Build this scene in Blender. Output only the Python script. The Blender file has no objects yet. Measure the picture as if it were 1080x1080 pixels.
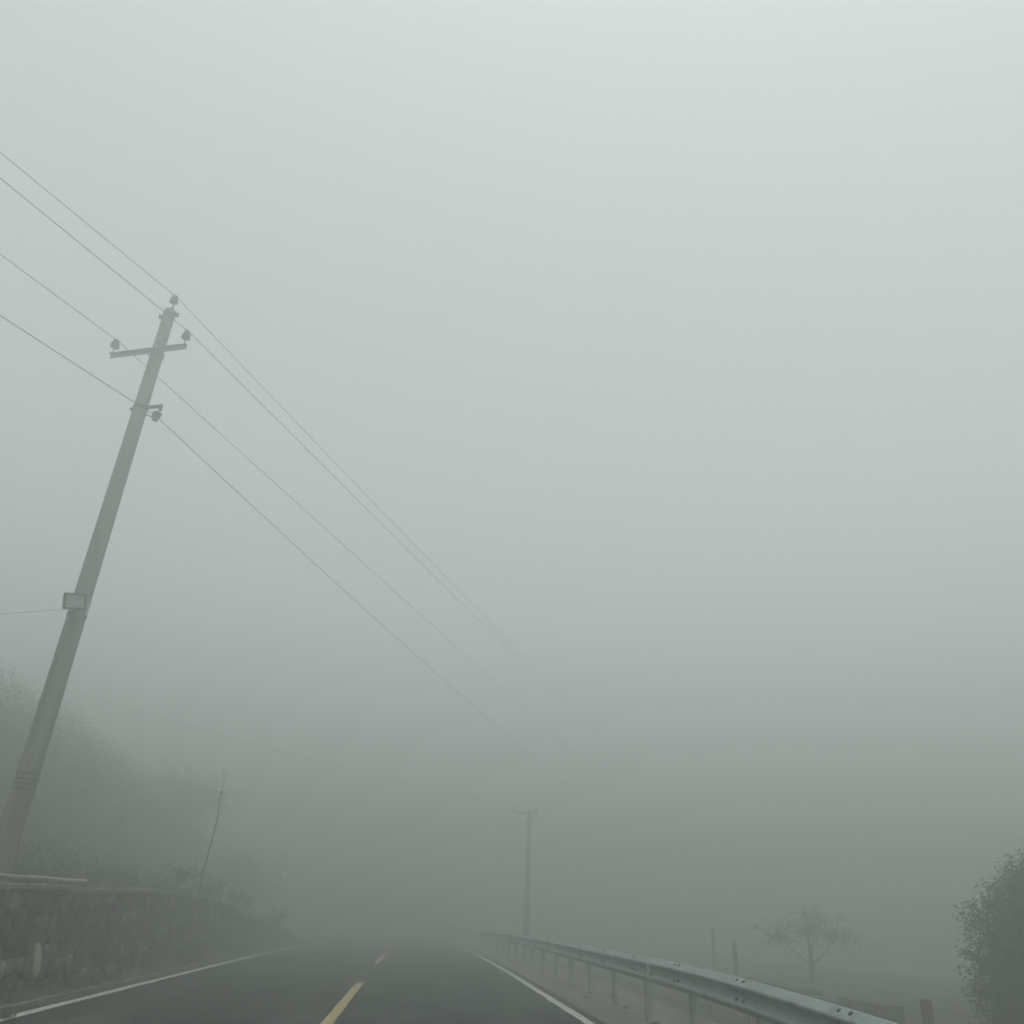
import bpy, bmesh, math, random
from math import sin, cos, pi, radians, sqrt, exp
from mathutils import Vector, Matrix, noise

random.seed(7)
S = bpy.context.scene
COL = S.collection
V = Vector

# ------------------------------------------------------------------ helpers
class MB:
    """collects vertices and faces, then links them as one mesh object"""
    def __init__(s): s.v = []; s.f = []; s.smooth = []
    def add(s, vs, fs, smooth=False):
        n = len(s.v); s.v += [tuple(p) for p in vs]
        s.f += [tuple(i + n for i in f) for f in fs]; s.smooth += [smooth] * len(fs)
    def box(s, c, size, rot=None):
        hx, hy, hz = (k / 2 for k in size)
        vs = [V((x, y, z)) for x in (-hx, hx) for y in (-hy, hy) for z in (-hz, hz)]
        if rot is not None: vs = [rot @ p for p in vs]
        vs = [p + V(c) for p in vs]
        s.add(vs, [(0, 1, 3, 2), (4, 6, 7, 5), (0, 4, 5, 1), (2, 3, 7, 6), (0, 2, 6, 4), (1, 5, 7, 3)])
    def tube(s, pts, rad, n=10, cap=True):
        pts = [V(p) for p in pts]; m = len(pts)
        if not hasattr(rad, '__len__'): rad = [rad] * m
        t0 = (pts[1] - pts[0]).normalized()
        a = V((0, 0, 1)) if abs(t0.z) < .9 else V((1, 0, 0))
        u = t0.cross(a).normalized(); vs = []
        for i, p in enumerate(pts):
            t = (pts[min(i + 1, m - 1)] - pts[max(i - 1, 0)]).normalized()
            u = (u - t * u.dot(t)).normalized(); w = t.cross(u)
            for k in range(n):
                an = 2 * pi * k / n
                vs.append(p + (u * cos(an) + w * sin(an)) * rad[i])
        fs = [(i * n + k, i * n + (k + 1) % n, (i + 1) * n + (k + 1) % n, (i + 1) * n + k)
              for i in range(m - 1) for k in range(n)]
        s.add(vs, fs, True)
        if cap:
            s.add(vs[:n], [tuple(range(n))[::-1]]); s.add(vs[-n:], [tuple(range(n))])
    def lathe(s, prof, base, axis=(0, 0, 1), n=16):
        ax = V(axis).normalized()
        q = V((0, 0, 1)).rotation_difference(ax)
        vs = [V(base) + q @ V((r * cos(2 * pi * k / n), r * sin(2 * pi * k / n), z)) for r, z in prof for k in range(n)]
        m = len(prof)
        s.add(vs, [(i * n + k, i * n + (k + 1) % n, (i + 1) * n + (k + 1) % n, (i + 1) * n + k)
                   for i in range(m - 1) for k in range(n)], True)
    def build(s, name, mat, parent=None, bevel=0):
        me = bpy.data.meshes.new(name)
        me.from_pydata(s.v, [], s.f); me.update()
        me.polygons.foreach_set('use_smooth', s.smooth)
        me.materials.append(mat)
        o = bpy.data.objects.new(name, me); COL.objects.link(o)
        if parent: o.parent = parent; o.matrix_parent_inverse = parent_inv(parent)
        if bevel:
            b = o.modifiers.new('edge', 'BEVEL'); b.width = bevel; b.segments = 2; b.limit_method = 'ANGLE'
        return o

def world_of(o):
    m = Matrix.LocRotScale(o.location, o.rotation_euler, o.scale)
    return (world_of(o.parent) @ o.matrix_parent_inverse @ m) if o.parent else m
def parent_inv(p): return world_of(p).inverted()

def tag(o, label=None, cat=None, group=None, kind=None):
    if label: o['label'] = label
    if cat: o['category'] = cat
    if group: o['group'] = group
    if kind: o['kind'] = kind
    return o
def empty(name, loc, label, cat, group=None):
    o = bpy.data.objects.new(name, None); COL.objects.link(o); o.location = loc
    o.empty_display_size = .2
    return tag(o, label, cat, group)

# ------------------------------------------------------------------ materials
def mat(name, cols, scale=4., rough=.85, bump=0., bscale=None, metal=0., island=0., detail=6., stretch=None, spec=.3, lo=.35, hi=.65, spots=None):
    m = bpy.data.materials.new(name); m.use_nodes = True
    nt = m.node_tree; N = nt.nodes; L = nt.links
    b = N['Principled BSDF']; b.inputs['Roughness'].default_value = rough
    b.inputs['Metallic'].default_value = metal
    b.inputs['Specular IOR Level'].default_value = spec
    tc = N.new('ShaderNodeTexCoord'); mp = N.new('ShaderNodeMapping')
    L.new(tc.outputs['Object'], mp.inputs['Vector'])
    if stretch: mp.inputs['Scale'].default_value = stretch
    nz = N.new('ShaderNodeTexNoise'); nz.inputs['Scale'].default_value = scale; nz.inputs['Detail'].default_value = detail
    nz.inputs['Roughness'].default_value = .65
    L.new(mp.outputs['Vector'], nz.inputs['Vector'])
    r = N.new('ShaderNodeValToRGB'); L.new(nz.outputs['Fac'], r.inputs['Fac'])
    e = r.color_ramp.elements
    e[0].position = lo; e[1].position = hi
    e[0].color = (*cols[0], 1); e[1].color = (*cols[-1], 1)
    for i, c in enumerate(cols[1:-1]):
        q = e.new(lo + (hi - lo) * (i + 1) / (len(cols) - 1)); q.color = (*c, 1)
    out = r.outputs['Color']
    if spots:
        c2, sc, lo2, hi2 = spots
        n2 = N.new('ShaderNodeTexNoise'); n2.inputs['Scale'].default_value = sc; n2.inputs['Detail'].default_value = 8
        L.new(mp.outputs['Vector'], n2.inputs['Vector'])
        mr = N.new('ShaderNodeMapRange'); mr.inputs['From Min'].default_value = lo2; mr.inputs['From Max'].default_value = hi2
        L.new(n2.outputs['Fac'], mr.inputs['Value'])
        mx = N.new('ShaderNodeMix'); mx.data_type = 'RGBA'
        L.new(mr.outputs['Result'], mx.inputs['Factor']); L.new(out, mx.inputs['A']); mx.inputs['B'].default_value = (*c2, 1)
        out = mx.outputs['Result']
    if island:
        g = N.new('ShaderNodeNewGeometry'); h = N.new('ShaderNodeHueSaturation')
        mr = N.new('ShaderNodeMapRange'); mr.inputs['To Min'].default_value = 1 - island; mr.inputs['To Max'].default_value = 1 + island
        L.new(g.outputs['Random Per Island'], mr.inputs['Value']); L.new(mr.outputs['Result'], h.inputs['Value'])
        L.new(out, h.inputs['Color']); out = h.outputs['Color']
    L.new(out, b.inputs['Base Color'])
    if bump:
        n3 = N.new('ShaderNodeTexNoise'); n3.inputs['Scale'].default_value = bscale or scale * 6; n3.inputs['Detail'].default_value = 8
        L.new(tc.outputs['Object'], n3.inputs['Vector'])
        bp = N.new('ShaderNodeBump'); bp.inputs['Strength'].default_value = 1; bp.inputs['Distance'].default_value = bump
        L.new(n3.outputs['Fac'], bp.inputs['Height']); L.new(bp.outputs['Normal'], b.inputs['Normal'])
    return m

M = dict(
    asphalt=mat('asphalt', [(.009, .011, .011), (.023, .027, .025), (.058, .064, .060)], 1.1, .9, .004, 160, spots=((.065, .07, .064), 26, .58, .72), spec=.08, stretch=(1, .25, 1)),
    white=mat('white_paint', [(.34, .35, .32), (.58, .60, .55)], 5, .7, .001, 90, spots=((.10, .10, .09), 14, .54, .66)),
    yellow=mat('yellow_paint', [(.32, .25, .10), (.47, .37, .17)], 5, .7, .001, 90, spots=((.10, .09, .07), 14, .56, .68)),
    ground=mat('earth', [(.022, .030, .018), (.045, .046, .032), (.085, .076, .058)], .8, .95, .03, 6, spots=((.026, .036, .018), 3, .46, .6)),
    gravel=mat('gravel', [(.075, .072, .060), (.125, .115, .098), (.18, .165, .14)], 2.2, .95, .015, 45, spots=((.22, .21, .19), 60, .62, .7)),
    verge=mat('verge', [(.030, .034, .022), (.055, .050, .036), (.095, .085, .063)], 2.6, .95, .02, 40, spots=((.035, .05, .022), 5, .5, .62)),
    stone=mat('rubble_stone', [(.018, .020, .016), (.050, .050, .041), (.19, .18, .15)], 3.2, .93, .012, 35, island=.85, spots=((.030, .038, .022), 2.2, .48, .62)),
    stone_pale=mat('pale_stone', [(.36, .33, .24), (.48, .44, .33)], 9, .9, .006, 50, spots=((.18, .16, .11), 16, .58, .72)),
    mortar=mat('mortar', [(.030, .032, .027), (.06, .06, .05)], 6, .95, .01, 40),
    coping=mat('coping', [(.09, .092, .08), (.19, .187, .168)], 3, .93, .01, 40, spots=((.06, .068, .045), 4, .54, .66)),
    concrete=mat('concrete', [(.12, .117, .108), (.18, .175, .163), (.225, .218, .203)], 2.4, .9, .003, 60, stretch=(3, 3, .35), spots=((.09, .085, .075), 5, .6, .75)),
    old_concrete=mat('old_concrete', [(.045, .047, .040), (.085, .083, .072), (.12, .115, .10)], 3, .94, .008, 40, spots=((.035, .045, .025), 4, .52, .64)),
    steel=mat('galvanised_steel', [(.20, .245, .238), (.275, .32, .31)], 3, .6, .0006, 30, metal=.15, spots=((.13, .15, .14), 8, .56, .72), spec=.35),
    dark_steel=mat('dark_steel', [(.025, .027, .026), (.06, .06, .057)], 8, .6, .001, 60, metal=.4),
    porcelain=mat('porcelain', [(.06, .05, .045), (.09, .075, .065)], 6, .35, spec=.5),
    wire=mat('cable_black', [(.02, .02, .02), (.035, .035, .034)], 5, .6),
    panel=mat('pale_panel', [(.24, .28, .26), (.33, .37, .35)], 8, .5, spots=((.14, .16, .15), 10, .58, .7)),
    plastic=mat('pale_pipe', [(.20, .20, .18), (.29, .285, .26)], 4, .6, spots=((.2, .2, .17), 7, .6, .72)),
    reflector=mat('reflector', [(.6, .6, .55), (.72, .72, .66)], 8, .3),
    bark=mat('bark', [(.035, .03, .024), (.075, .065, .05)], 9, .95, .01, 30, stretch=(3, 3, .5)),
    leaf=mat('leaf', [(.040, .062, .030), (.062, .088, .042), (.085, .108, .055)], 1.3, .7, island=.35, spec=.25),
    leaf_dark=mat('dark_leaf', [(.024, .036, .020), (.040, .056, .028)], 1.0, .75, island=.35, spec=.2),
    grass=mat('grass_blade', [(.045, .06, .026), (.085, .088, .042), (.13, .11, .06)], 1.6, .8, island=.4, spec=.2),
)

# ------------------------------------------------------------------ terrain
def road_z(y):
    if y < 20: return 0.
    if y < 44: return -.00026 * (y - 20) ** 2
    return -.1498 - .01248 * (y - 44) + .00030 * (y - 44) ** 2 - (.0000012 * (y - 60) ** 3 if y > 60 else 0)
def bend(y): return (-.00011 * (y - 20) ** 2 if y > 20 else 0.) - (.0012 * (y - 48) ** 2 if y > 48 else 0.)
def smooth(a, b, x):
    t = max(0., min(1., (x - a) / (b - a))); return t * t * (3 - 2 * t)
def wall_top(y):
    z = 1.47 + .011 * max(-10, min(24, y) - 13)
    if y > 23: z -= 1.05 * smooth(22, 45, y) * 1.0
    return z
def nz(x, y, s, seed=0.): return noise.noise(V((x * s, y * s, seed)))
def ground_z(x, y):
    rz = road_z(y); u = x - bend(y)
    if u < -5.8:                                     # terrace behind the wall, hillside beyond
        t = wall_top(y) if y < 44 else .62 * exp(-(y - 44) / 5)
        z = rz + t - .02 + .10 * smooth(-5.95, -6.6, u) + .05 * nz(x, y, 1.2) * smooth(-6, -6.6, u)
        d = max(0, -8.4 - u)
        z += min(7.4, (.30 + .62 * smooth(14, 38, y)) * d * smooth(0, 4.5, d)) * (1 - .0025 * max(0, y - 40)) + .5 * nz(x, y, .22, 3) * smooth(0, 4, d)
        return min(z, 10.6)
    if u > 4.5:
        z = rz - .38 * smooth(4.5, 7.2, u) + .12 * nz(x, y, .5, 5) * smooth(4.6, 7, u) + .05 * nz(x, y, 2, 6) * smooth(4.5, 5.5, u)
        z -= 5 * smooth(22, 75, u)
        return z
    return rz - .03 * smooth(2.8, 4.5, u) + .012 * nz(x, y, 2.5, 8) * smooth(2.9, 3.3, u)

def sheet(name, xs, ys, zf, m, label, cat, parent=None, jitter=None):
    b = MB(); nx = len(xs)
    for y in ys:
        for x in xs: b.v.append((x + bend(y), y, zf(x + bend(y), y)))
    for j in range(len(ys) - 1):
        for i in range(nx - 1):
            a = j * nx + i; b.f.append((a, a + 1, a + nx + 1, a + nx)); b.smooth.append(True)
    o = b.build(name, m, parent)
    if not parent: tag(o, label, cat, kind='structure')
    return o
def frange(a, b, d):
    n = max(1, round((b - a) / d)); return [a + (b - a) * i / n for i in range(n + 1)]

xs = frange(-150, -40, 10)[:-1] + frange(-40, -12, 1.4)[:-1] + frange(-12, -6.1, .35)[:-1] + [-6.1, -5.95, -5.801, -5.79] + \
     [-5.5, -5.1, -4.6, -3, 0, 2, 2.6] + frange(2.9, 9, .25) + frange(9, 20, .6)[1:] + frange(20, 50, 3)[1:] + frange(50, 150, 10)[1:]
ys = frange(-120, -10, 10)[:-1] + frange(-10, 8, 1)[:-1] + frange(8, 45, .4)[:-1] + frange(45, 70, 1)[:-1] + frange(70, 150, 5)
sheet('ground', xs, ys, lambda x, y: ground_z(x, y) - .012, M['ground'], 'dark earth and rough grass sloping away on both sides of the road', 'ground')

YR = frange(-60, 120, 1.5)
road = sheet('road', [-4.97, -4.7, -3, -1, 1, 2.5, 2.78], YR, lambda x, y: road_z(y), M['asphalt'], 'dark grey asphalt two lane road fading into the fog', 'road')
def strip(name, x0, x1, ya, yb, m, dz=.004, parent=road):
    b = MB(); yy = frange(ya, yb, .5); rnd = random.Random(int(ya * 10 + x0 * 100))
    for y in yy:
        j = rnd.uniform(-.011, .011); k = rnd.uniform(-.011, .011)
        z = road_z_lin(y) + dz
        b.v += [(x0 + j + bend_lin(y), y, z), (x1 + k + bend_lin(y), y, z)]
    for i in range(len(yy) - 1):
        b.f.append((2 * i, 2 * i + 1, 2 * i + 3, 2 * i + 2)); b.smooth.append(False)
    return b.build(name, m, parent)
def lin(fn, y):
    i = min(len(YR) - 2, max(0, int((y - YR[0]) / 1.5))); t = (y - YR[i]) / (YR[i + 1] - YR[i])
    return fn(YR[i]) * (1 - t) + fn(YR[i + 1]) * t
def road_z_lin(y): return lin(road_z, y)
def bend_lin(y): return lin(bend, y)
strip('edge_line', -4.86, -4.70, -30, 110, M['white'])
strip('edge_line', 2.44, 2.59, -30, 110, M['white'])
for k in range(-2, 7):
    strip('centre_dash', -1.115, -.965, 12.55 + 15 * k, 19.85 + 15 * k, M['yellow'])
# gravel shoulder and left verge: thin sheets over the ground
sheet('road_shoulder', frange(2.76, 4.9, .12), frange(-10, 80, .4),
      lambda x, y: ground_z(x, y) - .004 + .012 * nz(x, y, 7, 2) * smooth(2.85, 3.1, x - bend(y)) - .05 * smooth(4.5, 4.9, x - bend(y)),
      M['gravel'], 'grey brown gravel shoulder under the guardrail', 'road shoulder')
sheet('road_verge', frange(-5.72, -4.93, .08), frange(-10, 60, .4),
      lambda x, y: road_z(y) - .006 + (.03 + .03 * nz(x, y, 5, 4)) * smooth(-5.0, -5.3, x - bend(y)) + .10 * smooth(-5.3, -5.66, x - bend(y)) * (.7 + .8 * nz(x, y, .9, 7)),
      M['verge'], 'dark muddy verge between the left edge line and the stone wall', 'verge')

# low concrete kerb along the left edge
kb = MB(); rk = random.Random(5)
y = 4.
while y < 58:
    ln = rk.uniform(.85, 1.0); dx = rk.uniform(-.012, .012); h = rk.uniform(.035, .06)
    z = road_z(y + ln / 2)
    kb.box((-5.15 + dx + bend(y), y + ln / 2, z + h / 2 - .02), (.09, ln - .012, h + .04), Matrix.Rotation(rk.uniform(-.008, .008), 3, 'Z'))
    y += ln
tag(kb.build('kerb', M['coping'], bevel=.01), 'low pale concrete kerb outside the left edge line', 'kerb', kind='structure')

# ------------------------------------------------------------------ stone retaining wall
wall = empty('stone_wall', (-5.85, 14.5, 0), 'rough stone retaining wall along the left side of the road', 'wall')
WX = -5.66
core = MB(); ysw = frange(-6, 45, .75)
for y in ysw:
    x0, x1, z0, z1 = WX - .03 + bend(y), -5.98 + bend(y), road_z(y) - .25, road_z(y) + wall_top(y) - .07
    core.v += [(x0, y, z0), (x1, y, z0), (x1, y, z1), (x0, y, z1)]
n = len(ysw)
for i in range(n - 1):
    a, c = 4 * i, 4 * i + 4
    for k in range(4): core.f.append((a + k, a + (k + 1) % 4, c + (k + 1) % 4, c + k)); core.smooth.append(False)
core.f += [(3, 2, 1, 0), (4 * n - 4, 4 * n - 3, 4 * n - 2, 4 * n - 1)]; core.smooth += [False] * 2
core.build('core', M['mortar'], wall)

def stone(b, x, yc, zc, w, h, rnd, bulge):
    """one rounded rubble stone proud of the wall face (outline in the y-z plane)"""
    k = 9; ring = []
    for i in range(k):
        a = 2 * pi * (i + rnd.uniform(-.25, .25)) / k
        c, s = cos(a), sin(a); p = 3.2
        r = (abs(c) ** p + abs(s) ** p) ** (-1 / p) * rnd.uniform(.72, 1.06)
        ring.append((r * c * w / 2, r * s * h / 2))
    tilt = rnd.uniform(-.4, .4); ca, sa = cos(tilt), sin(tilt)
    vs = []
    for sc, dx in ((1.0, -.05), (1.0, bulge * .35), (.86, bulge * .85), (.5, bulge)):
        for (u, v_) in ring:
            q = (u * ca - v_ * sa, u * sa + v_ * ca)
            vs.append((x + dx + rnd.uniform(-.008, .008), yc + q[0] * sc, zc + q[1] * sc))
    vs.append((x + bulge * rnd.uniform(.8, 1.1), yc, zc))
    fs = [(i * k + j, i * k + (j + 1) % k, (i + 1) * k + (j + 1) % k, (i + 1) * k + j) for i in range(3) for j in range(k)]
    fs += [(3 * k + j, 3 * k + (j + 1) % k, 4 * k) for j in range(k)]
    b.add(vs, fs, True)
sw = MB(); rs = random.Random(11)
z = .02; row = 0
while z < 1.62:
    h = rs.uniform(.15, .30)
    y = -6 + rs.uniform(-.3, 0)
    while y < 44.6:
        w = rs.uniform(.16, .48) if rs.random() < .8 else rs.uniform(.12, .2)
        top = road_z(y) + wall_top(y + w / 2) - .08
        zc = z + h / 2 + rs.uniform(-.06, .06) + .13 * nz(0, y, .55, row * .35)
        hh = h * rs.uniform(.8, 1.4)
        if zc + hh / 2 > top: hh = (top - (zc - hh / 2))
        if hh > .07:
            zc2 = min(zc, top - hh / 2)
            stone(sw, WX + bend(y), y + w / 2, road_z(y) + zc2, w * .97, hh * .97, rs, rs.uniform(.012, .075))
        y += w
    z += h * .93; row += 1
sw.build('stonework', M['stone'], wall)
ps = MB(); rp = random.Random(3)
k = 18; vs = []
outline = []
for i in range(k):                                   # tall stone with a rounded head
    a = 2 * pi * i / k; r = (abs(cos(a)) ** 2.6 + abs(sin(a)) ** 2.6) ** (-1 / 2.6)
    outline.append((r * cos(a) * .14 * (1 - .12 * sin(a)), r * sin(a) * .235))
for sc, dx in ((1, -.02), (1, .055), (.9, .07), (.6, .078)):
    for (u, v_) in outline: vs.append((WX + dx + rp.uniform(-.003, .003), 15.05 + (u - .42 * v_) * sc, .47 + v_ * sc))
vs.append((WX + .08, 15.05, .47))
fs = [(i * k + j, i * k + (j + 1) % k, (i + 1) * k + (j + 1) % k, (i + 1) * k + j) for i in range(3) for j in range(k)] + [(3 * k + j, 3 * k + (j + 1) % k, 4 * k) for j in range(k)]
ps.add(vs, fs, True)
tag(ps.build('stone', M['stone_pale'], wall), 'pale upright stone with a rounded head set in the dark wall')
cp = MB(); rc = random.Random(9); y = -6.
while y < 44.5:
    ln = rc.uniform(.7, 1.5); ym = y + ln / 2
    sl = math.atan2(road_z(y + ln) + wall_top(y + ln) - road_z(y) - wall_top(y), ln)
    R = Matrix.Rotation(sl + rc.uniform(-.012, .012), 3, 'X') @ Matrix.Rotation(rc.uniform(-.03, .03), 3, 'Y')
    cp.box((-5.80 + rc.uniform(-.02, .02) + bend(ym), ym, road_z(ym) + wall_top(ym) - .035 + rc.uniform(-.012, .012)), (.42, ln - .015, rc.uniform(.07, .1)), R)
    y += ln
cp.build('coping', M['coping'], wall, bevel=.018)

# soil and stones heaped behind the coping, a pale pipe lying on the wall
pp = MB()
pp.tube([(-6.03 + .006 * i, 10.4 + .46 * i, 1.575 + .004 * sin(i * 1.3) + .004 * (i - 6)) for i in range(16)], .032, 12)
tag(pp.build('pipe', M['plastic']), 'long pale pipe lying along the top of the stone wall', 'pipe')

# ------------------------------------------------------------------ leaf and grass builders
def leaf_mesh(b, p, d, up, ln, w):
    s = d.cross(up)
    if s.length < 1e-4: s = V((1, 0, 0))
    s.normalize(); n_ = s.cross(d).normalized()
    a = p; m1 = p + d * ln * .45 + s * w / 2 + n_ * ln * .08; m2 = p + d * ln * .45 - s * w / 2 + n_ * ln * .08
    t = p + d * ln - n_ * ln * .10; c = p + d * ln * .45
    b.add([a, m1, t, m2, c], [(0, 4, 1), (1, 4, 2), (2, 4, 3), (3, 4, 0)])
def rdir(r):
    while True:
        q = V((r.uniform(-1, 1), r.uniform(-1, 1), r.uniform(-1, 1)))
        if .05 < q.length < 1: return q.normalized()

def tree(name, base, lobes, label, cat, seed, sprays, leaf, trunk_r, mleaf, group=None, per=16, trunk_top=None, soft=False):
    """tapered trunk, a limb into every lobe, sprays of leaves spread through the lobes"""
    r = random.Random(seed); base = V(base)
    root = empty(name, base, label, cat, group)
    tb = MB(); top = V(trunk_top) if trunk_top else base + V((.1, .1, max(l[0][2] + base.z for l in lobes) - base.z)) * .7
    pts = [base + (top - base) * t + V((.08 * sin(3 * t + seed), .08 * cos(4 * t), 0)) * t for t in (-.08, .1, .35, .6, .8, 1)]
    tb.tube(pts, [trunk_r * k for k in (1.35, 1.05, .85, .65, .5, .3)], 9)
    cb = MB()
    vol = sum(l[1][0] * l[1][1] * l[1][2] for l in lobes)
    for c, rad in lobes:
        c = base + V(c); o = pts[r.choice((2, 3, 4))]
        mid = o.lerp(c, .5) + V((r.uniform(-.2, .2), r.uniform(-.2, .2), r.uniform(.0, .25)))
        lm = MB(); lm.tube([o, mid, c], [trunk_r * (.30 if soft else .42), trunk_r * (.18 if soft else .28), trunk_r * .08], 6); lm.build('limb', M['bark'], root)
        ns = max(6, int(sprays * (rad[0] * rad[1] * rad[2]) / vol))
        for i in range(ns):
            q = rdir(r); k = abs(r.gauss(0, .66)) if soft else r.random() ** .42
            k *= 1 + .28 * noise.noise(q * 2.1 + c * .7)          # uneven outline
            p = c + V((q.x * rad[0], q.y * rad[1], q.z * rad[2])) * k
            od = (V((q.x, q.y, q.z * .5 + .15)) + rdir(r) * .5).normalized()
            L_ = leaf * r.uniform(3, 6)
            for j in range(per):
                t = r.random()
                pos = p + od * L_ * (t - .25) + rdir(r) * leaf * .7
                dd = (od * .7 + rdir(r) * .9 + V((0, 0, -.25))).normalized()
                leaf_mesh(cb, pos, dd, V((0, 0, 1)) + rdir(r) * .6, leaf * r.uniform(.7, 1.3), leaf * r.uniform(.38, .6))
    tb.build('trunk', M['bark'], root); cb.build('crown', mleaf, root)
    return root

# leafy tree beyond the rail, at the right edge of the view
tree('leafy_tree', (11.66, 15.6, -.45),
     [((-1.15, -.2, .15), (.95, 1.0, .75)), ((-1.2, -.2, .95), (.95, 1.0, .8)), ((-1.05, -.2, 1.75), (.95, 1.0, .75)), ((-.45, -.1, 2.35), (.95, 1.0, .75)),
      ((.35, 0, 2.75), (1.0, 1.0, .8)), ((1.05, .3, 3.05), (.95, 1.0, .8)), ((.2, .2, 1.5), (1.5, 1.3, 1.2)), ((.3, .2, .3), (1.5, 1.3, 1.0))],
     'dense leafy tree beyond the guardrail, cut by the right edge of the photo', 'tree', 21, 9500, .078, .13, M['leaf'], per=16)

# trees and bushes on the hillside, each a soft dark mass in the fog
HG = 'trees on the hillside above the stone wall'
def hill(x, y): return ground_z(x + bend(y), y)
def lobes_for(r, h, w):
    return [((r.uniform(-.45, .45) * w, r.uniform(-.45, .45) * w, h * t), (w * r.uniform(.45, .7), w * r.uniform(.45, .7), h * r.uniform(.16, .26)))
            for t in (.28, .42, .55, .68, .8)]
rh = random.Random(4)
HT = [(-13.5, 52.0, 3.6, 3.0, 'faint broad tree in the fog between the tall pole and the thin bare sapling'),
      (-9.6, 52.0, 4.2, 3.0, 'faint rounded tree in the fog just right of the thin bare sapling')]
for i, (x, y, h, w, lab) in enumerate(HT):
    zb = hill(x, y); h = min(h, 11.6 - zb)
    tree('hillside_tree', (x + bend(y), y, zb - .1), lobes_for(rh, h, w), lab, 'tree', 40 + i, 800, .15, .13, M['leaf_dark'], HG, per=14, soft=True)
def scrub(n, label, seed):
    r = random.Random(seed); b = MB()
    for _ in range(n):
        y = r.uniform(12, 60); u = -7.3 - abs(r.gauss(0, 8)); x = u + bend(y)
        if u < -26 or nz(x, y, .35, 21) < -.5: continue
        base = V((x, y, ground_z(x, y))); h = r.uniform(.15, .75) * smooth(-7.0, -9.0, u) * (1 + .8 * smooth(-10, -15, u)) + .12
        for k in range(int(10 + 22 * h)):
            q = rdir(r); p = base + V((q.x * h * .8, q.y * h * .8, abs(q.z) * h * 1.1))
            leaf_mesh(b, p, (q + rdir(r) * .6 + V((0, 0, .4))).normalized(), V((0, 0, 1)) + rdir(r) * .5, r.uniform(.08, .16), r.uniform(.03, .06))
    return tag(b.build('undergrowth', M['leaf_dark']), label, 'undergrowth', kind='stuff')
scrub(5200, 'dark scrub covering the foggy hillside above the stone wall', 91)
def bush(name, x, y, h, w, lab, seed, group):
    r = random.Random(seed)
    tree(name, (x + bend(y), y, hill(x, y) - .05), [((r.uniform(-.3, .3) * w, r.uniform(-.3, .3) * w, h * t), (w * .6, w * .6, h * .35)) for t in (.3, .5, .65)],
         lab, 'bush', seed, 70, .09, .03, M['leaf_dark'], group, per=14)
BG = 'low bushes behind the stone wall'
bush('bush', -6.7, 26.6, .75, .75, 'low dark bush at the foot of the thin bare sapling', 71, BG)
bush('bush', -6.6, 29.8, .65, .7, 'small dark bush behind the sloping end of the wall', 72, BG)
bush('bush', -6.3, 33.5, .8, .8, 'ragged bush hiding the top of the wall where it slopes down', 74, BG)
bush('bush', -6.0, 41.0, .8, .8, 'faint ragged bush closing the far end of the stone wall', 75, BG)
bush('bush', -7.2, 22.6, .35, .7, 'flat dark bush on the wall top between pole and sapling', 73, BG)

# thin bare sapling
sp = empty('bare_sapling', (-5.9, 26, 1.5), 'thin bare sapling standing behind the stone wall, faint in the fog', 'tree')
b = MB()
spts = [(-5.88, 26, 1.45), (-5.92, 26, 1.9), (-5.87, 26.02, 2.5), (-5.80, 26, 3.1), (-5.77, 26, 3.6), (-5.79, 26, 4.1), (-5.77, 26, 4.5), (-5.75, 26, 4.85)]
b.tube(spts, [.032, .028, .025, .022, .018, .013, .008, .004], 8); b.lathe([(0, -.09), (.036, -.04), (.04, .03), (0, .09)], (-5.785, 26, 4.2), n=10)
b.build('trunk', M['bark'], sp)
b = MB(); r = random.Random(6)
for i in range(7):
    p = V(spts[3 + i % 4]) + V((0, 0, r.uniform(-.2, .2))); d = (rdir(r) * .7 + V((0, 0, .8))).normalized()
    ln = r.uniform(.2, .5); b.tube([p, p + d * ln * .5, p + d * ln + V((0, 0, .05))], [.008, .006, .002], 5)
b.build('twig_foliage', M['bark'], sp)

def blades(name, n, place, label, seed, h0, h1):
    r = random.Random(seed); b = MB()
    for _ in range(n):
        c = place(r)
        if c is None: continue
        for k in range(r.randint(5, 10)):
            p = c + V((r.gauss(0, .035), r.gauss(0, .035), -.01)); h = r.uniform(h0, h1)
            a = r.uniform(0, 2 * pi); d = V((cos(a), sin(a), 0)); le = r.uniform(.1, .7) * h; w = r.uniform(.004, .009)
            s = V((-d.y, d.x, 0)) * w
            m_ = p + d * le * .35 + V((0, 0, h * .6)); t = p + d * le + V((0, 0, h))
            b.add([p - s, p + s, m_ + s * .7, m_ - s * .7, t], [(0, 1, 2, 3), (3, 2, 4)])
    return tag(b.build(name, M['grass']), label, 'grass', kind='stuff')
def verge_spot(r):
    y = r.uniform(9, 42); x = -5.62 + abs(r.gauss(0, .2))
    if x > -5.06 or nz(x, y, .8, 12) < -.05: return None
    return V((x + bend(y), y, road_z(y) + .03))
blades('grass', 1500, verge_spot, 'sparse dry grass on the verge along the wall foot', 81, .05, .22)
def top_spot(r):
    y = r.uniform(9, 44); x = -6.05 - abs(r.gauss(0, .5))
    if nz(x, y, .6, 14) < .0: return None
    return V((x + bend(y), y, ground_z(x + bend(y), y)))
blades('grass', 1600, top_spot, 'rough grass and weeds on the bank above the stone wall', 82, .05, .20)
def right_spot(r):
    y = r.uniform(8, 40); x = 5.6 + r.random() ** 1.3 * 9
    if nz(x, y, .5, 15) < .0: return None
    return V((x, y, ground_z(x, y)))
blades('grass', 900, right_spot, 'low rough grass on the ground beyond the guardrail', 83, .04, .16)
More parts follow.
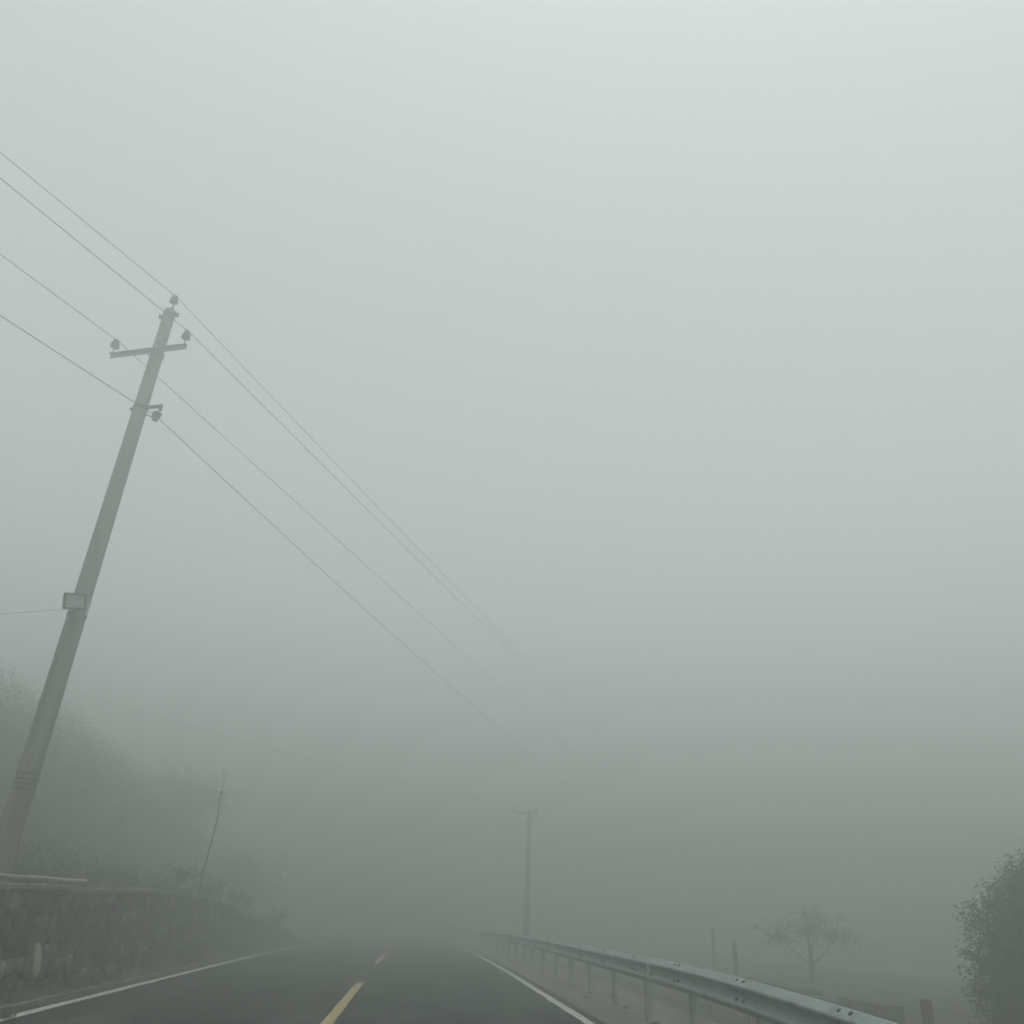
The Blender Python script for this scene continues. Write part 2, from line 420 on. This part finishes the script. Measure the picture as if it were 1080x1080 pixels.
wd = MB(); r = random.Random(2)
for i in range(46):
    d = (rdir(r) + V((0, 0, .9))).normalized()
    leaf_mesh(wd, V((-4.77 + r.gauss(0, .05), 12.25 + r.gauss(0, .06), .01)), d, V((0, 0, 1)), r.uniform(.05, .12), .022)
tag(wd.build('weed', M['grass']), 'small dark weed growing over the left edge line', 'plant')

# ------------------------------------------------------------------ utility poles and wires
def pin_insulator(parent, p, axis=(0, 0, 1), s=1., pin=.13):
    b = MB(); ax = V(axis).normalized(); p = V(p)
    b.tube([p, p + ax * (pin + .03)], .013, 8)
    o = b.build('insulator', M['porcelain'], parent)
    c = MB(); q = p + ax * pin
    c.lathe([(0, 0), (.062 * s, 0), (.088 * s, .018), (.088 * s, .035), (.050 * s, .055), (.058 * s, .07), (.080 * s, .085), (.078 * s, .1), (.045 * s, .12),
             (.05 * s, .14), (.056 * s, .155), (.05 * s, .18), (.025 * s, .19), (0, .192)], q, ax, 18)
    me = c
    n0 = len(b.v)                                     # pin and porcelain in one insulator mesh
    b.add(c.v, c.f, True)
    bpy.data.objects.remove(o)
    return b.build('insulator', M['porcelain'], parent)

PX, PY = -6.285, 14.5
pole = empty('utility_pole', (PX, PY, 1.4), 'tall grey concrete power pole behind the stone wall', 'utility pole', 'concrete utility poles')
pt0, pt1 = V((PX, PY, 1.0)), V((-5.885, PY, 12.12))
def on_pole(z): return pt0.lerp(pt1, (z - pt0.z) / (pt1.z - pt0.z))
def pole_r(z): return .177 + (.112 - .177) * (z - 1) / 11.1
b = MB(); zz = frange(1, 12.12, .8)
b.tube([on_pole(z) for z in zz], [pole_r(z) for z in zz], 28)
b.build('shaft', M['concrete'], pole)
b = MB()
for z in (2.82, 2.90, 2.97, 3.05): b.tube([on_pole(z - .012), on_pole(z + .012)], pole_r(z) + .006, 28, False)
b.build('wire_wrap', M['dark_steel'], pole)
az = radians(19); AD = V((cos(az), -sin(az), 0)); AN = V((sin(az), cos(az), 0))     # crossarm direction, line direction
ac = on_pole(11.02) - AN * .15
RZ = Matrix.Rotation(-az, 3, 'Z')
b = MB()
b.box(ac + AD * -.085, (1.70, .012, .095), RZ); b.box(ac + AD * -.085 + AN * -.034 + V((0, 0, .0445)), (1.70, .06, .010), RZ)
arm = b.build('crossarm', M['steel'], pole, bevel=.002)
b = MB(); cz = on_pole(11.02)
b.tube([cz - V((0, 0, .03)), cz + V((0, 0, .03))], .133, 24, False)
for s_ in (-1, 1):
    b.tube([cz + AD * .15 * s_ - AN * .19, cz + AD * .15 * s_ + AN * .05], .01, 8)
b.build('clamp', M['dark_steel'], pole)
IB = ac + AD * .715 + V((0, 0, .05)) - AN * .03; IC = ac + AD * -.87 + V((0, 0, .05)) - AN * .03
pin_insulator(arm, IB); pin_insulator(arm, IC)
# head clamp with the top pin
b = MB(); hz = on_pole(12.0)
b.tube([hz - V((0, 0, .035)), hz + V((0, 0, .035))], .120, 24, False)
for s_ in (-1, 1):
    b.box(hz + AD * .165 * s_, (.10, .05, .07), RZ); b.tube([hz + AD * .175 * s_ - AN * .07, hz + AD * .175 * s_ + AN * .07], .014, 8)
b.box(hz + V((.03, 0, .14)), (.05, .012, .22), RZ)
hc = b.build('head_clamp', M['dark_steel'], pole)
IA = hz + V((.03, -.01, .22)); pin_insulator(hc, IA, pin=.1)
# lower bracket with a hanging insulator
b = MB(); lz = on_pole(9.80)
b.tube([lz - V((0, 0, .03)), lz + V((0, 0, .03))], .137, 24, False)
b.box(lz + AD * .29, (.36, .05, .05), RZ); b.box(lz - AD * .16, (.10, .06, .05), RZ)
b.tube([lz + AD * .10 - V((0, 0, .12)), lz + AD * .33 - V((0, 0, .24))], .012, 6)
b.box(lz + AD * .45 + V((0, 0, -.035)), (.03, .06, .13), RZ)
lb = b.build('bracket', M['dark_steel'], pole)
ID = lz + AD * .42 - V((0, 0, .05)); pin_insulator(lb, ID, (-.12, 0, -1), pin=.09)

# power lines: each one wire running through its insulator down the valley
la = radians(25); LD = V((sin(la), cos(la), 0))
WG = 'power lines on the tall pole'
def power_line(P, sl, sr, c, label, rad=.0075):
    pts = []
    for s in frange(-45, 0, 1.5)[:-1]: pts.append(P + LD * s + V((0, 0, sl * s + c * s * s)))
    for s in frange(0, 70, 1.5): pts.append(P + LD * s + V((0, 0, sr * s + c * s * s)))
    b = MB(); b.tube(pts, rad, 6)
    return tag(b.build('power_line', M['wire']), label, 'power line', WG)
power_line(IA + V((.05, 0, .24)), .09, -.064, .0003, 'topmost power line, tied to the insulator on the pole head')
power_line(IB + V((.065, 0, .27)), .067, -.053, .0001, 'power line tied to the right end of the crossarm')
power_line(IC + V((.065, 0, .27)), .055, -.0655, .0001, 'power line tied to the left end of the crossarm')
power_line(ID + V((.02, -.06, -.22)), .073, -.122, .0009, 'lowest power line, on the bracket below the crossarm')

# small framed box clamped on the pole, and its cable
bx = empty('utility_box', on_pole(5.85) + V((-.1, -.26, 0)), 'small framed metal box clamped to the tall pole at mid height', 'utility box')
RB = Matrix.Rotation(radians(38), 3, 'Z') @ Matrix.Rotation(radians(-11), 3, 'Y')
bc = on_pole(5.77) + V((.015, -.29, .03))
b = MB(); b.box(bc, (.33, .10, .25), RB); b.build('housing', M['panel'], bx, bevel=.008)
b = MB()
for dx, dz, sx, sz in ((0, .122, .35, .026), (0, -.122, .35, .026), (-.162, 0, .028, .218), (.162, 0, .028, .218)):
    b.box(bc + RB @ V((dx, -.058, dz)), (sx, .03, sz), RB)
b.build('frame', M['dark_steel'], bx, bevel=.003)
b = MB(); b.box(on_pole(5.75) + V((.15, -.19, .0)), (.15, .06, .30), Matrix.Rotation(radians(-10), 3, 'Z')); b.build('cover_plate', M['panel'], bx, bevel=.006)
b = MB(); q = on_pole(5.9)
b.tube([q - V((0, 0, .02)), q + V((0, 0, .02))], .158, 24, False); q = on_pole(5.65)
b.tube([q - V((0, 0, .02)), q + V((0, 0, .02))], .160, 24, False)
b.box(on_pole(5.77) + V((-.03, -.20, 0)), (.08, .12, .05)); b.build('bracket', M['dark_steel'], bx)
b = MB(); e0 = bc + RB @ V((-.12, 0, -.13))
b.tube([e0 + V((-9 * t, .5 * t, -.16 + .28 * (2 * t - 1) ** 2 - .12 - .2 * t)) if t > 0 else e0 for t in frange(0, 1, .05)], .0032, 6)
tag(b.build('service_cable', M['wire']), 'thin cable running left from the small box on the pole', 'cable')

# far pole beyond the rail
FX, FY = 5.12, 44.
fz = hill(FX, FY)
fp = empty('utility_pole', (FX, FY, fz), 'short faint pole standing in the fog behind the guardrail', 'utility pole', 'concrete utility poles')
b = MB(); b.tube([(FX, FY, fz - .3 + (6.15 - fz + .3) * t) for t in frange(0, 1, .125)], [.165 - .06 * t for t in frange(0, 1, .125)], 20); b.build('shaft', M['old_concrete'], fp)
b = MB(); b.box((FX - .22, FY - .12, 5.98), (1.25, .07, .09), Matrix.Rotation(radians(-12), 3, 'Z')); fa = b.build('crossarm', M['dark_steel'], fp, bevel=.004)
for dx in (-.78, .30): pin_insulator(fa, (FX + dx, FY - .13 - dx * .2 - .04, 6.02), pin=.05)
b = MB(); b.tube([(FX, FY, 1.85), (FX, FY, 2.55)], .157, 20, False); tag(b.build('plate', M['plastic'], fp), 'pale band wrapped round the pole above the rail')
b = MB(); b.box((FX - .10, FY - .14, 5.45), (.12, .14, .34)); b.build('fuse_box', M['dark_steel'], fp, bevel=.01)
b = MB(); pA, pB = V((FX - .76, FY - .05, 6.24)), V((-19, 32, 9.6))
b.tube([pA.lerp(pB, t) - V((0, 0, 1.1 * 4 * t * (1 - t) * .35)) for t in frange(0, 1, .04)], .0055, 6)
tag(b.build('overhead_cable', M['wire']), 'faint cable rising left from the far pole to the hillside', 'cable')
b = MB(); pA, pB = V((FX + .05, FY - .1, 5.85)), V((10.75, 36.4, hill(10.75, 36.4) - .05))
b.tube([pA.lerp(pB, t) - V((0, 0, .1 * 4 * t * (1 - t))) for t in frange(0, 1, .1)], .007, 6)
tag(b.build('guy_wire', M['wire']), 'faint guy wire slanting from the far pole top down right to the ground', 'guy wire')

# small pale plate in the fog above the wall end
sx, sy = -6.16, 42.0
pl = empty('small_sign', (sx, sy, hill(sx - bend(sy), sy)), 'tiny pale plate on a thin post in the fog past the sapling', 'sign')
b = MB(); b.tube([(sx, sy + .03, hill(sx - bend(sy), sy) - .2), (sx + .01, sy + .03, 3.6)], .011, 8); b.build('post', M['old_concrete'], pl)
b = MB(); b.box((sx, sy, 3.52), (.30, .03, .17), Matrix.Rotation(radians(8), 3, 'Y')); b.build('plate', M['reflector'], pl, bevel=.01)

# ------------------------------------------------------------------ guardrail
GX = 3.40
def rail_x(y): return GX + bend(y)
def rail_top(y):
    z = .855 + road_z(y)
    if y < 13: z -= .0031 * (13 - max(y, 4)) ** 2
    return z
gr = empty('guardrail', (GX, 12.1, 0), 'galvanised steel guardrail along the right edge of the road', 'guardrail')
PROF = [(-.006, .0), (.004, .004), (.074, .056), (.083, .066), (.084, .078), (.078, .088), (.016, .134), (.008, .146), (.008, .168), (.016, .180),
        (.076, .226), (.084, .236), (.084, .250), (.076, .262), (.006, .314), (-.004, .320)]   # (towards the road, down from the top)
SP = 2.37; Y0 = 12.1 - SP * 4
posts_y = [Y0 + SP * k for k in range(31)]
def rail_panel(ya, yb, off, bolt_ys):
    b = MB(); yy = frange(ya, yb, .35); m = len(PROF)
    for y in yy:
        for u, d in PROF: b.v.append((rail_x(y) - u - off, y, rail_top(y) - d))
        for u, d in PROF: b.v.append((rail_x(y) - u - off + .004, y, rail_top(y) - d))
    st = 2 * m
    for i in range(len(yy) - 1):
        for k in range(m - 1):
            a = i * st + k; b.f.append((a, a + 1, a + st + 1, a + st)); b.smooth.append(False)
            a = i * st + m + k; b.f.append((a, a + st, a + st + 1, a + 1)); b.smooth.append(True)
        for k in (0, m - 1):
            a = i * st + k; b.f.append((a, a + st, a + st + m, a + m)); b.smooth.append(False)
    for i in (0, len(yy) - 1):
        for k in range(m - 1):
            a = i * st + k; b.f.append((a, a + m, a + m + 1, a + 1)); b.smooth.append(False)
    nsteel = len(b.f)
    for y in bolt_ys:                                # splice bolts, part of the panel mesh
        for dy in (-.10, .10):
            for u, d, ax in ((.031, .026, (-.55, 0, .83)), (.050, .117, (-.64, 0, -.76)), (.050, .199, (-.64, 0, .76)), (.031, .279, (-.6, 0, -.8))):
                b.lathe([(.021, -.004), (.021, .008), (.014, .014), (0, .015)], (rail_x(y) - u - .004, y + dy, rail_top(y) - d), ax, 10)
    o = b.build('rail_panel', M['steel'], gr); o.data.materials.append(M['dark_steel'])
    for p in o.data.polygons[nsteel:]: p.material_index = 1
    return o
for k in range(0, 30, 2):
    rail_panel(posts_y[k] - .16, posts_y[min(k + 2, 30)] + .16, .0045 * ((k // 2) % 2), posts_y[k:k + 2])
for k, y in enumerate(posts_y):
    x = rail_x(y) + .155; zt = rail_top(y) - .09; zb = ground_z(x, y) - .25
    b = MB(); b.tube([(x, y, zb), (x, y, zt)], .057, 20)
    b.lathe([(.060, -.02), (.060, .004), (.045, .016), (0, .022)], (x, y, zt), n=20)
    b.build('post', M['steel'], gr)
    b = MB(); b.box((x - .10, y, rail_top(y) - .158), (.095, .12, .17)); b.build('spacer_block', M['steel'], gr, bevel=.006)
    if k % 4 == 0 and k < 24:
        yy = y + 1.35
        b = MB(); c = V((rail_x(yy) - .035, yy, rail_top(yy) - .158))
        q = [c + V((-.045, -.03, .085)), c + V((-.03, .04, .085)), c + V((-.03, .04, -.065)), c + V((-.045, -.03, -.085))]
        b.add([p + V((.02, .0, 0)) for p in q] + [p + V((-.035, -.03, 0)) for p in q], [(0, 1, 2, 3), (7, 6, 5, 4), (0, 4, 5, 1), (1, 5, 6, 2), (2, 6, 7, 3), (3, 7, 4, 0)])
        b.build('reflector', M['reflector'], gr, bevel=.004)
# stones lying by the post feet
rr = random.Random(31)
for i in range(9):
    y = rr.uniform(10, 22); x = rr.uniform(3.1, 4.3); s = rr.uniform(.03, .06); b = MB()
    bm = bmesh.new(); bmesh.ops.create_icosphere(bm, subdivisions=2, radius=s)
    vs = [v.co * (1 + .5 * noise.noise(v.co.normalized() * 1.7 + V((i, 0, 0)))) for v in bm.verts]
    vs = [V((p.x * 1.25, p.y, p.z * .65)) + V((x, y, ground_z(x, y) + s * .25)) for p in vs]
    b.add(vs, [[v.index for v in f.verts] for f in bm.faces], True); bm.free()
    tag(b.build('loose_stone', M['gravel']), 'loose grey stone lying in the gravel by the guardrail posts', 'stone', 'loose stones in the gravel under the guardrail')

tree('small_tree', (14.45, 34.0, ground_z(14.45, 34.0) - .05),
     [((0, 0, 1.75), (1.3, 1.1, .5)), ((-1.1, .1, 1.5), (1.0, .9, .45)), ((1.1, 0, 1.55), (1.0, .9, .45)), ((.1, 0, 2.15), (.9, .8, .4))],
     'small round headed tree on a bare trunk, faint beyond the guardrail and low parapet', 'tree', 33, 300, .085, .10, M['leaf_dark'], per=13, soft=True, trunk_top=(14.5, 34.0, 1.1))

# old guard posts and a low parapet beyond the rail
PG = 'old posts standing beyond the guardrail'
def guard_post(x, y, top, w, rot, label, round_=False):
    zb = ground_z(x, y); root = empty('guard_post', (x, y, zb), label, 'post', PG)
    b = MB()
    if round_:
        b.tube([(x, y, zb - .3), (x, y, zb + .3), (x + .01, y, top - .06), (x + .01, y, top)], [w * .62, w * .56, w * .5, w * .40], 14)
    else:
        R = Matrix.Rotation(rot, 3, 'Z'); b.box((x, y, (zb - .3 + top) / 2), (w, w, top - zb + .3), R)
    b.build('shaft', M['old_concrete'], root, bevel=.018)
    b = MB(); rnd = random.Random(int(x * 10)); pts = []
    b.lathe([(w * .95, -.06), (w * .9, .03), (w * .66, .07), (w * .4, .075)], (x, y, zb), n=12); b.build('footing', M['old_concrete'], root)
guard_post(8.22, 15.0, .36, .135, .3, 'square dark stub of a post beside the leafy tree')
guard_post(11.63, 34.0, .84, .14, .2, 'faint shorter post in the fog left of the small round headed tree')
guard_post(13.38, 42.0, 1.22, .12, .1, 'faintest tall thin post in the fog beyond the guardrail')
lw = empty('low_parapet', (9.1, 20, -.1), 'low dark stone parapet on the ground beyond the guardrail', 'parapet')
b = MB(); c = MB(); r = random.Random(17)
p0, p1 = V((9.17, 17.9, 0)), V((9.35, 27.5, 0)); n = 13
for i in range(n):
    m0 = p0.lerp(p1, (i + .5) / n); zb = ground_z(m0.x, m0.y); ln = (p1 - p0).length / n
    top = .06 - .004 * i + r.uniform(-.02, .02)
    if i in (3, 4): top -= .10
    b.box((m0.x + r.uniform(-.02, .02), m0.y, (zb - .2 + top) / 2), (.34, ln - .02, top - zb + .2), Matrix.Rotation(r.uniform(-.05, .05), 3, 'Z'))
b.build('block_course', M['old_concrete'], lw, bevel=.03)

# ------------------------------------------------------------------ fog, sky, sun, camera
HZ = 13.1
hb = MB(); hb.box((0, 15, (HZ - 10) / 2), (330, 300, HZ + 10))
m = bpy.data.materials.new('haze'); m.use_nodes = True; N = m.node_tree.nodes; L = m.node_tree.links
N.remove(N['Principled BSDF'])
pv = N.new('ShaderNodeVolumePrincipled')
pv.inputs['Color'].default_value = (.865, .90, .872, 1); pv.inputs['Density'].default_value = .051; pv.inputs['Anisotropy'].default_value = .74
L.new(pv.outputs['Volume'], N['Material Output'].inputs['Volume'])
tag(hb.build('haze', m), 'thick grey fog over road and hillside', 'fog', kind='stuff')

SUN_EL, SUN_AZ = radians(80), radians(165)
w = bpy.data.worlds.new('World'); S.world = w; w.use_nodes = True
N = w.node_tree.nodes; L = w.node_tree.links
bg = N['Background']; sk = N.new('ShaderNodeTexSky'); sk.sky_type = 'NISHITA'; sk.sun_disc = False
sk.sun_elevation = SUN_EL; sk.sun_rotation = SUN_AZ; sk.air_density = 1.0; sk.dust_density = 2.5; sk.ozone_density = 1.0
hs = N.new('ShaderNodeHueSaturation'); hs.inputs['Saturation'].default_value = .15
mx = N.new('ShaderNodeMix'); mx.data_type = 'RGBA'; mx.blend_type = 'MULTIPLY'; mx.inputs['Factor'].default_value = 1
mx.inputs['B'].default_value = (.960, 1.0, .950, 1)
L.new(sk.outputs['Color'], hs.inputs['Color']); L.new(hs.outputs['Color'], mx.inputs['A']); L.new(mx.outputs['Result'], bg.inputs['Color'])
bg.inputs['Strength'].default_value = .15
sl = bpy.data.lights.new('sun', 'SUN'); sl.energy = .5; sl.angle = radians(15); sl.color = (1, .98, .95)
so = bpy.data.objects.new('sun', sl); COL.objects.link(so)
sd = V((sin(SUN_AZ) * cos(SUN_EL), cos(SUN_AZ) * cos(SUN_EL), sin(SUN_EL)))
so.rotation_euler = sd.to_track_quat('Z', 'Y').to_euler(); so.location = (0, 0, 40)

cam = bpy.data.cameras.new('camera'); co = bpy.data.objects.new('camera', cam); COL.objects.link(co)
cam.sensor_width = 36; cam.lens = 36 * 900 / 1080; cam.clip_start = .05; cam.clip_end = 1000
roll = radians(2.3)
vy = V((-100 / 900, -424 / 900, 1)).normalized(); h_ = V((cos(roll), -sin(roll), 0))
vx = (h_ - vy * h_.dot(vy)).normalized()
vz = vy.cross(h_); vz = (vz if vz.y > 0 else -vz).normalized()
rx = V((vx.x, vy.x, vz.x)); ru = V((vx.y, vy.y, vz.y)); rf = V((vx.z, vy.z, vz.z))
co.matrix_world = Matrix(((rx.x, ru.x, -rf.x, 0), (rx.y, ru.y, -rf.y, 0), (rx.z, ru.z, -rf.z, 1.3), (0, 0, 0, 1)))
S.camera = co

S.render.engine = 'CYCLES'
S.cycles.volume_bounces = 2; S.cycles.max_bounces = 6; S.cycles.diffuse_bounces = 2
S.cycles.use_denoising = True
try: S.cycles.denoiser = 'OPENIMAGEDENOISE'
except Exception: pass
S.view_settings.view_transform = 'Standard'; S.view_settings.look = 'None'
S.view_settings.exposure = .43; S.view_settings.gamma = 1
